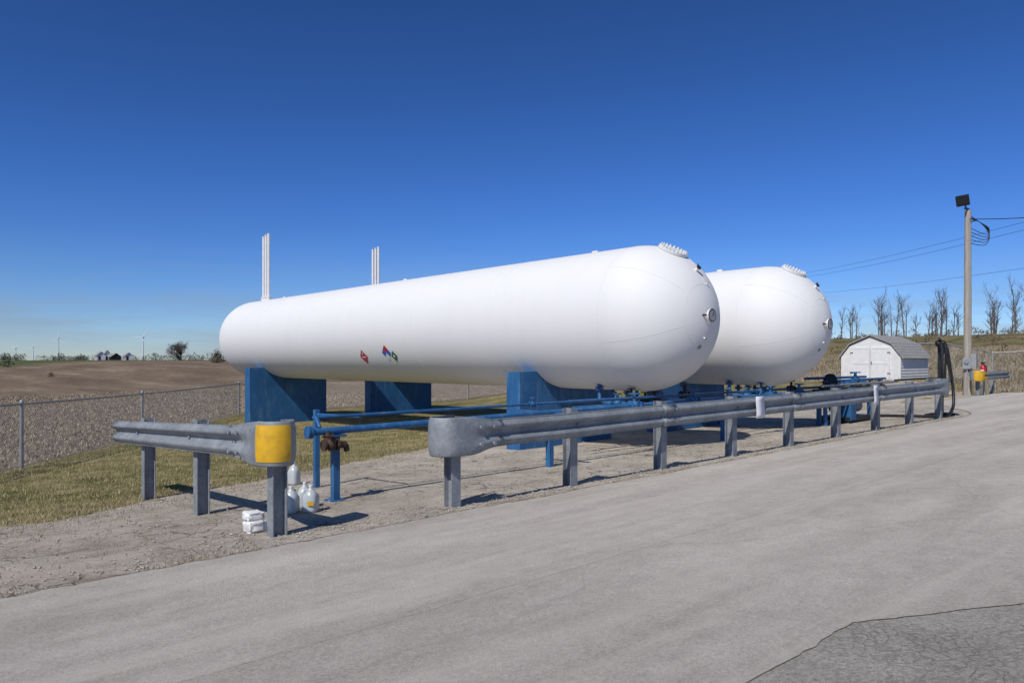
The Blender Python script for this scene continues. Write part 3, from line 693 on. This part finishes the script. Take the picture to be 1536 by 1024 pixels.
for s_ in (-1,1):
    mb.box((X0-0.022,yc+s_*0.46,zb+0.83),(0.035,0.9,1.58),"wpaint")
    for zz in (0.12,0.83,1.56): mb.box((X0-0.046,yc+s_*0.46,zb+zz),(0.012,0.86,0.08),"wpaint")
    for yy in (0.05,0.87): mb.box((X0-0.049,yc+s_*yy,zb+0.83),(0.012,0.07,1.5),"wpaint")
    mb.box((X0-0.064,yc+s_*0.88,zb+1.35),(0.01,0.14,0.04),"dark"); mb.box((X0-0.064,yc+s_*0.88,zb+0.35),(0.01,0.14,0.04),"dark")
mb.box((X0-0.07,yc-0.07,zb+0.85),(0.03,0.03,0.14),"dark")
mb.box((X0-0.006,yc,zb+0.83),(0.01,0.012,1.6),"sdark")
for s_ in (-1,1): mb.box((X0-0.02,yc+s_*(hw-0.04),zb+0.57),(0.03,0.08,1.14),"wpaint")
mb.obj("double_door",sh)

# ---------------------------------------------------------------- poles and wires
def pole(x,y,h,name="utility_pole",lean=(0.06,0)):
    e=empty(name); z=H(x,y); mb=MB()
    mb.tube([(x,y,z-0.3),(x+lean[0]*.5,y+lean[1]*.5,z+h/2),(x+lean[0],y+lean[1],z+h)],[0.16,0.14,0.12],"wood",16); mb.obj("pole_shaft",e); return e,z
px,py=34.9,10.2
pe,pz=pole(px,py,7.75)
mb=MB(); zt=pz+7.9
mb.box((px-0.1,py,zt-0.1),(0.45,0.08,0.06),"dark"); 
mr=Matrix.Rotation(R(-25),3,'Y')@Matrix.Rotation(0.2,3,'Z')
mb.box((px-0.2,py+0.12,zt+0.25),(0.18,0.48,0.42),"black",mtx=mr); mb.box(Vector((px-0.2,py+0.12,zt+0.25))+mr@Vector((-0.1,0,-0.02)),(0.02,0.36,0.22),"dark",mtx=mr)
mb.tube([(px-0.1,py,zt-0.1),(px-0.15,py+0.1,zt+0.2)],0.03,"dark",8)
mb.obj("floodlight",pe)
mb=MB()
for k in range(5):
    r_=0.25+0.05*k; cx=px+0.45; cz=zt-0.9-0.06*k
    hose([(px+0.05,py,zt-0.3-0.1*k),(cx-0.1,py-0.3,cz+r_*1.2),(cx+0.25,py-0.6,cz),(cx+0.1,py-0.5,cz-r_),(px+0.1,py-0.1,cz-0.1*k)],0.014)
mb.tube([(px-0.13,py-0.1,pz+0.9),(px-0.09,py-0.09,pz+7.4)],0.02,"greybox",8)
mb.obj("cable_loops",pe)
mb=MB(); mb.box((px-0.2,py-0.05,pz+1.35),(0.14,0.3,0.45),"greybox"); mb.box((px-0.1,py-0.28,pz+1.45),(0.22,0.2,0.6),"greybox"); mb.disc((px-0.29,py-0.05,pz+1.42),(1,0,0),0.09,0.06,"glass",16)
mb.tube([(px-0.2,py-0.05,pz-0.1),(px-0.2,py-0.05,pz+1.2)],0.025,"greybox",8); mb.obj("meter_box",pe)
pole(82.2,47.0,9.2,"utility_pole"); pole(24.0,-1.4,6.9,"utility_pole")
we=empty("overhead_wires"); mb=MB()
def wire(a,b,sag,r=0.012):
    a=Vector(a);b=Vector(b); mb.tube([a.lerp(b,t)-Vector((0,0,sag*4*t*(1-t))) for t in [i/20 for i in range(21)]],r,"dark",5)
wire((82.2,47,11.4),(24,-1.4,6.5),0.7,0.008); wire((82.2,47,11.0),(24,-1.4,6.2),0.7,0.008); wire((82.2,47,9.6),(24,-1.4,4.6),0.7,0.007)
wire((px+0.05,py,zt-0.5),(24,-1.4,6.0),0.5,0.016)
mb.obj("cables",we)

fe=empty("fire_extinguisher"); mb=MB(); fx,fy=35.2,9.95; fz=H(fx,fy)
mb.lathe([(0.001,0.0),(0.10,0.0),(0.11,0.03),(0.11,0.5),(0.08,0.58),(0.035,0.62),(0.03,0.68)],(fx-.05,fy-0.25,fz+0.65),"red",20); 
mb.obj("cylinder",fe); mb=MB()
mb.box((fx-.05,fy-0.25,fz+1.36),(0.05,0.16,0.06),"black"); hose([(fx-.05,fy-0.2,fz+1.32),(fx-.15,fy-0.4,fz+1.2),(fx-.15,fy-0.38,fz+.8)],0.018); mb.box((fx-.165,fy-0.25,fz+1.0),(0.01,0.13,0.16),"dwhite")
mb.obj("head_and_hose",fe)
mb=MB(); mb.tube([(fx+0.1,fy-0.25,fz-0.1),(fx+0.1,fy-0.25,fz+1.5)],0.04,"greybox",10); mb.box((fx+0.08,fy-0.25,fz+.95),(0.04,0.26,0.5),"greybox"); mb.obj("bracket_post",fe)

def far_car(x,y):
    e=empty("parked_car"); z=H(x,y); mb=MB()
    prof=[(-2.1,.35),(-2.1,.8),(-1.9,.95),(-1.2,1.0),(-.7,1.45),(.9,1.48),(1.6,1.0),(2.1,.9),(2.15,.35)]
    n=len(prof); vs=[]
    for s_ in (-.85,.85):
        for (a,h) in prof: vs.append((x+s_*(1 if h<1.1 else .85),y+a,z+h))
    fs=[tuple(range(n)),tuple(reversed(range(n,2*n)))]+[(i,(i+1)%n,n+(i+1)%n,n+i) for i in range(n)]
    mb.add(vs,fs,"dark"); mb.obj("body",e); mb=MB()
    for a in (-1.3,1.3):
        for s_ in (-.8,.8): mb.disc((x+s_,y+a,z+.33),(1,0,0),.33,.22,"black",16)
    mb.obj("wheels",e); mb=MB()
    for s_ in (-1,1): mb.add([(x+s_*.84,y-.95,z+1.03),(x+s_*.84,y+1.35,z+1.03),(x+s_*.75,y+.85,z+1.4),(x+s_*.75,y-.65,z+1.4)],[(0,1,2,3)],"glass")
    mb.obj("windows",e)
far_car(99,1.9)

# ---------------------------------------------------------------- trees
def grow(mb,p,d,L,r,depth,spread=0.6,kids=3,up=0.25,k="bark"):
    n=2 if depth<2 else 3; pts=[p]; q=p.copy(); dd=d.copy()
    for i in range(n):
        dd=(dd+Vector((random.gauss(0,.12),random.gauss(0,.12),random.gauss(0,.08)+up*0.15))).normalized(); q=q+dd*L/n; pts.append(q.copy())
    rs=[r*(1-0.45*i/n) for i in range(n+1)]
    mb.tube(pts,rs,k,5 if depth>2 else 3,False)
    if depth==0: return
    for c in range(kids):
        t=random.uniform(0.35,1.0) if c else 1.0
        i=min(n-1,int(t*n)); b=pts[i].lerp(pts[i+1],t*n-i)
        nd=(dd+Vector((random.gauss(0,spread),random.gauss(0,spread),random.gauss(0,spread*0.5)+up))).normalized()
        grow(mb,b,nd,L*random.uniform(0.55,0.8),r*0.55,depth-1,spread,kids,up,k)
mb=MB(); z=H(60.7,187.6)
for s_ in range(6):
    grow(mb,Vector((60.7+random.uniform(-.4,.4),187.6,z-0.1)),Vector((random.uniform(-.8,.8),random.uniform(-.6,.6),1)).normalized(),2.0,0.2,5,0.75,4 if s_<4 else 3,0.1)
mb.obj("bare_tree")
mb=MB()
for i in range(100):
    y=-10+i*0.62+random.uniform(-0.5,0.5); 
    if 0.33<noise.noise(Vector((y*0.35,3,1))): continue
    x=106+random.uniform(-6,12); z=H(x,y); hh=random.uniform(1.4,2.35)
    p0=Vector((x,y,z-0.2)); ln=Vector((random.gauss(0,.05),random.gauss(0,.05),1)).normalized()
    top=p0+ln*hh*2.3
    mb.tube([p0,top],[0.10,0.025],"bark",5,False)
    for c in range(random.randint(8,12)):
        t=random.uniform(0.2,1.0); b_=p0.lerp(top,t); a=random.uniform(0,6.283); sp_=random.uniform(.3,.85)
        grow(mb,b_,Vector((math.cos(a)*sp_,math.sin(a)*sp_,1)).normalized(),hh*random.uniform(.35,.60),0.032,2,0.5,3,0.3)
mb.obj("bare_tree_row")
def clump(mb,x,y,rad,h,k,n=160,sz=0.25):
    z=H(x,y)
    for i in range(n):
        a=random.uniform(0,6.283); t=random.random()**0.6; zz=random.random()
        rr=rad*t*math.sqrt(max(0.05,1-zz*zz*0.9))*(0.7+0.5*noise.noise(Vector((a,zz*2,x))))
        c=Vector((x+rr*math.cos(a),y+rr*math.sin(a),z+zz*h*(0.8+0.4*random.random())))
        u=Vector([random.gauss(0,1) for _ in range(3)]).normalized()*sz; v=Vector([random.gauss(0,1) for _ in range(3)]).normalized()*sz*0.5
        mb.add([c-u,c+v,c+u],[(0,1,2)],k)
def cone(mb,x,y,rad,h,k,n=200,sz=0.2):
    z=H(x,y)
    for i in range(n):
        zz=random.random()**1.3; a=random.uniform(0,6.283); rr=rad*(1-zz)*random.random()**0.4
        c=Vector((x+rr*math.cos(a),y+rr*math.sin(a),z+zz*h)); u=Vector((math.cos(a),math.sin(a),-0.5))*sz; v=Vector((-math.sin(a),math.cos(a),0))*sz*0.5
        mb.add([c-u*.3,c+u+v,c+u-v],[(0,1,2)],k)
mb=MB(); clump(mb,44.8,121,1.6,1.9,"brush",400,0.2); clump(mb,44.8,121,1.2,1.5,"ever",250,0.2); mb.obj("bush")
mb=MB(); clump(mb,19.6,144,1.6,2.0,"ever",300,0.22); mb.obj("bush")
mb=MB(); clump(mb,17.0,95,0.5,0.5,"ever",120,0.10); mb.obj("bush")
mb=MB()
def frp(F_,px_):  # bearing and distance of far landmarks
    Rr=(px_-768)/1109*F_; return .67*F_+.742*Rr,.742*F_-.67*Rr
for i in range(26):
    x,y=frp(420,80+i*2.1+random.uniform(-.3,.3)); cone(mb,x,y,0.8,2.6+random.random()*.5,"ever",70,0.4)
for i in range(620):
    b=random.uniform(-700,480) ; F_=random.uniform(330,800)
    if noise.noise(Vector((b*0.02,F_*0.001,5)))<-0.15: continue
    x,y=frp(F_,b); s_=random.uniform(0.7,1.3)*F_/410
    if random.random()<0.3: s_*=1.5
    clump(mb,x,y,2.6*s_,2.4*s_,random.choice(("brush","ever","bark")),45,0.40*s_)
mb.obj("distant_treeline")
mb=MB()
for i in range(220):
    y=random.uniform(-25,50); x=random.uniform(70,112); clump(mb,x,y,random.uniform(0.6,1.8),random.uniform(0.3,1.0),"brush",45,0.18)
mb.obj("dry_brush")

# ---------------------------------------------------------------- farm buildings far away
def house(px_,F_,w,l,h,rf,wall="wpaint",name="farmhouse"):
    x,y=frp(F_,px_); z=H(x,y)-0.1; e=empty(name); mb=MB()
    vs=[(x-w/2,y-l/2,z),(x+w/2,y-l/2,z),(x+w/2,y+l/2,z),(x-w/2,y+l/2,z),(x-w/2,y-l/2,z+h),(x+w/2,y-l/2,z+h),(x+w/2,y+l/2,z+h),(x-w/2,y+l/2,z+h),(x,y-l/2,z+h+rf),(x,y+l/2,z+h+rf)]
    mb.add(vs,[(0,1,5,8,4),(2,3,7,9,6),(0,4,7,3),(1,2,6,5)],wall); mb.obj("walls",e)
    mb=MB(); mb.add([(x-w/2-.3,y-l/2-.3,z+h-.15),(x,y-l/2-.3,z+h+rf+.1),(x,y+l/2+.3,z+h+rf+.1),(x-w/2-.3,y+l/2+.3,z+h-.15),(x+w/2+.3,y-l/2-.3,z+h-.15),(x+w/2+.3,y+l/2+.3,z+h-.15)],[(0,1,2,3),(1,4,5,2)],"shingle"); mb.obj("roof",e)
    mb=MB(); 
    for yy in (-l/4,l/4): mb.box((x-w/2-0.03,y+yy,z+h*0.55),(0.06,0.9,1.1),"dark")
    mb.box((x-w/5,y-l/2-0.03,z+1.0),(0.9,0.06,2.0),"dark"); mb.obj("windows_and_door",e)
house(150,320,3.4,4.4,2.4,1.6); house(172,325,4,5,2.0,1.4,"dark","farm_barn"); house(192,320,3.2,3.2,2.3,1.3); house(160,325,2.0,3,3.3,1.4)

def turbine(px_,F_,hub,rot,bl):
    x,y=frp(F_,px_); e=empty("wind_turbine"); mb=MB()
    mb.tube([(x,y,0),(x,y,hub)],[2.2,1.3],"turb",12); mb.obj("tower",e)
    mb=MB(); d=Vector((-.67,-.742,0)); s_=Vector((.742,-.67,0)); c=Vector((x,y,hub))+d*5
    mb.tube([Vector((x,y,hub))-d*6,c],1.6,"turb",8); mb.sphere(c,1.8,"turb",10); mb.obj("nacelle",e)
    mb=MB()
    for k in range(3):
        a=rot+k*2.094; v=s_*math.sin(a)+Vector((0,0,1))*math.cos(a); w=v.cross(d)
        mb.add([c-w*.9,c+w*1.1,c+v*bl*0.3+w*1.7,c+v*bl,c+v*bl*0.3-w*0.8],[(0,1,2,3,4)],"turb")
        mb.add([c-w*.9+d,c+w*1.1+d,c+v*bl*0.3+w*1.7+d*.6,c+v*bl+d*.2,c+v*bl*0.3-w*0.8+d*.6],[(0,1,2,3,4)],"turb")
    mb.obj("blades",e)
turbine(88,2600,82,0.1,38); turbine(215,2300,76,0.55,40); turbine(50,3200,62,0.4,34); turbine(24,3400,62,1.0,34)

# ---------------------------------------------------------------- grass blades, stones, stubble
def scatter(name,mat,n,reg,fn):
    vs=[];fs=[]
    for i in range(n):
        p=reg()
        if p is None: continue
        fn(vs,fs,*p)
    mb=MB(); mb.add(vs,fs,mat); return mb.obj(name)
def blade(hmin,hmax,w):
    def f(vs,fs,x,y):
        z=H(x,y); a=random.uniform(0,6.283); h=random.uniform(hmin,hmax); l=random.uniform(0,h*0.9); ca,sa=math.cos(a),math.sin(a)
        b=random.uniform(0,6.283); o=len(vs); vs+= [(x-sa*w,y+ca*w,z),(x+sa*w,y-ca*w,z),(x+math.cos(b)*l,y+math.sin(b)*l,z+h)]; fs.append((o,o+1,o+2))
    return f
def reg_grass():
    x=random.uniform(-7,16); y=7+random.random()**1.3*21
    if y<yard_top(x)-0.1: return None
    if -(x-2.55)*0.809+(y-17)*0.588>0.2 or y>29.5: return None
    return x,y
scatter("grass","grassb",120000,reg_grass,blade(0.02,0.065,0.006))
def reg_edge():
    x=random.uniform(-10,21); r_=random.random()
    if r_<0.40: y=yard_top(x)+random.gauss(-0.3,0.4)
    elif r_<0.65: y=6.2+nz(x,0.9,7,0.07)+abs(random.gauss(0,0.14))
    else:
        y=random.uniform(6.4,12.5)
    if y<6.2: return None
    if noise.noise(Vector((x*1.1,y*1.1,2)))<0.02 and r_>=0.40: return None
    return x,y
scatter("dry_weeds","straw",36000,reg_edge,blade(0.015,0.055,0.005))
def chip(smin,smax):
    def f(vs,fs,x,y):
        z=H(x,y)+0.012; s_=random.uniform(smin,smax); o=len(vs)
        c=Vector((x,y,z+s_*0.25)); 
        for d in ((1,0,0),(-1,0,0),(0,1,0),(0,-1,0),(0,0,.6),(0,0,-.6)):
            v=c+Vector(d)*s_*random.uniform(.6,1.2)+Vector((random.gauss(0,s_*.2),random.gauss(0,s_*.2),0)); vs.append(tuple(v))
        for t in ((0,2,4),(2,1,4),(1,3,4),(3,0,4),(2,0,5),(1,2,5),(3,1,5),(0,3,5)): fs.append(tuple(o+k for k in t))
    return f
def reg_st():
    x=random.uniform(-8,22); y=random.uniform(6.25,12)
    if y>yard_top(x): return None
    if random.random()<0.35: y=6.25+abs(random.gauss(0,0.3))
    return x,y
scatter("gravel","stone",12000,reg_st,chip(0.004,0.018))
def reg_fd():
    x=random.uniform(-22,24); y=random.uniform(8,58)
    if -(x-2.55)*0.809+(y-17)*0.588<0.3 and y<31: return None
    return x,y
scatter("crop_stubble","straw",90000,reg_fd,blade(0.03,0.11,0.022))
def reg_bk():
    x=random.uniform(36,75); y=random.uniform(6,32)
    if 36.5<x<41 and 13<y<17: return None
    if x<38 and y<11: return None
    return x,y
scatter("dry_grass","straw",34000,reg_bk,blade(0.08,0.26,0.02))

# ---------------------------------------------------------------- light, sky, camera
el=R(46); sd=Vector((-0.955,-0.297)).normalized()
sun=bpy.data.lights.new("sun","SUN"); sun.energy=3.95; sun.angle=R(0.5); sun.color=(1,0.955,0.895)
so=bpy.data.objects.new("sun",sun); S.collection.objects.link(so)
dirv=Vector((sd.x*math.cos(el),sd.y*math.cos(el),math.sin(el)))
so.rotation_euler=dirv.to_track_quat('Z','Y').to_euler(); so.location=dirv*50
w=bpy.data.worlds.new("World"); S.world=w; w.use_nodes=True; nt=w.node_tree
bg=nt.nodes["Background"]; sk=nt.nodes.new("ShaderNodeTexSky"); sk.sky_type='NISHITA'; sk.sun_disc=False
sk.sun_elevation=el; sk.sun_rotation=math.atan2(sd.x,sd.y)
sk.altitude=1500; sk.air_density=1.0; sk.dust_density=0.3; sk.ozone_density=4.0
hs_=nt.nodes.new("ShaderNodeHueSaturation"); hs_.inputs["Saturation"].default_value=1.12
gm=nt.nodes.new("ShaderNodeGamma"); gm.inputs[1].default_value=1.25
tc=nt.nodes.new("ShaderNodeTexCoord"); sx=nt.nodes.new("ShaderNodeSeparateXYZ"); nt.links.new(tc.outputs["Generated"],sx.inputs[0])
tr=ramp(nt,[(0.0,(0.50,0.54,0.68)),(0.06,(0.50,0.56,0.73)),(0.21,(0.50,0.58,0.80)),(0.43,(0.56,0.58,0.72)),(0.75,(0.82,0.77,0.70))]); nt.links.new(sx.outputs[2],tr.inputs[0])
nt.links.new(sk.outputs[0],gm.inputs[0]); nt.links.new(gm.outputs[0],hs_.inputs["Color"])
mc=mix(nt,1.0,hs_.outputs[0],tr.outputs[0],"MULTIPLY")
mp=nt.nodes.new("ShaderNodeMapping"); mp.inputs["Scale"].default_value=(1.6,1.6,14); nt.links.new(tc.outputs["Generated"],mp.inputs[0])
cf=noi(nt,mp.outputs[0],2.0,6,0.6,0.3); cr=ramp(nt,[(0.42,g(0)),(0.62,g(1))]); nt.links.new(cf,cr.inputs[0])
er=ramp(nt,[(0.0,g(0.35)),(0.05,g(0.45)),(0.11,g(0.12)),(0.15,g(0))]); nt.links.new(sx.outputs[2],er.inputs[0])
fc=math_(nt,"MULTIPLY",cr.outputs[0],er.outputs[0])
mc=mix(nt,fc,mc,(3.2,4.0,5.2))
nt.links.new(mc,bg.inputs[0])
bg.inputs[1].default_value=0.085
cam=bpy.data.cameras.new("camera"); co=bpy.data.objects.new("camera",cam); S.collection.objects.link(co); S.camera=co
cam.lens=26.0; cam.sensor_width=36; cam.clip_end=20000; cam.clip_start=0.05; cam.shift_y=0.0195
co.location=(0,0,1.35)
fw=Vector((0.670,0.742,0)).normalized(); co.rotation_euler=fw.to_track_quat('-Z','Y').to_euler()
S.view_settings.view_transform='Standard'; S.view_settings.look='None'; S.view_settings.exposure=0
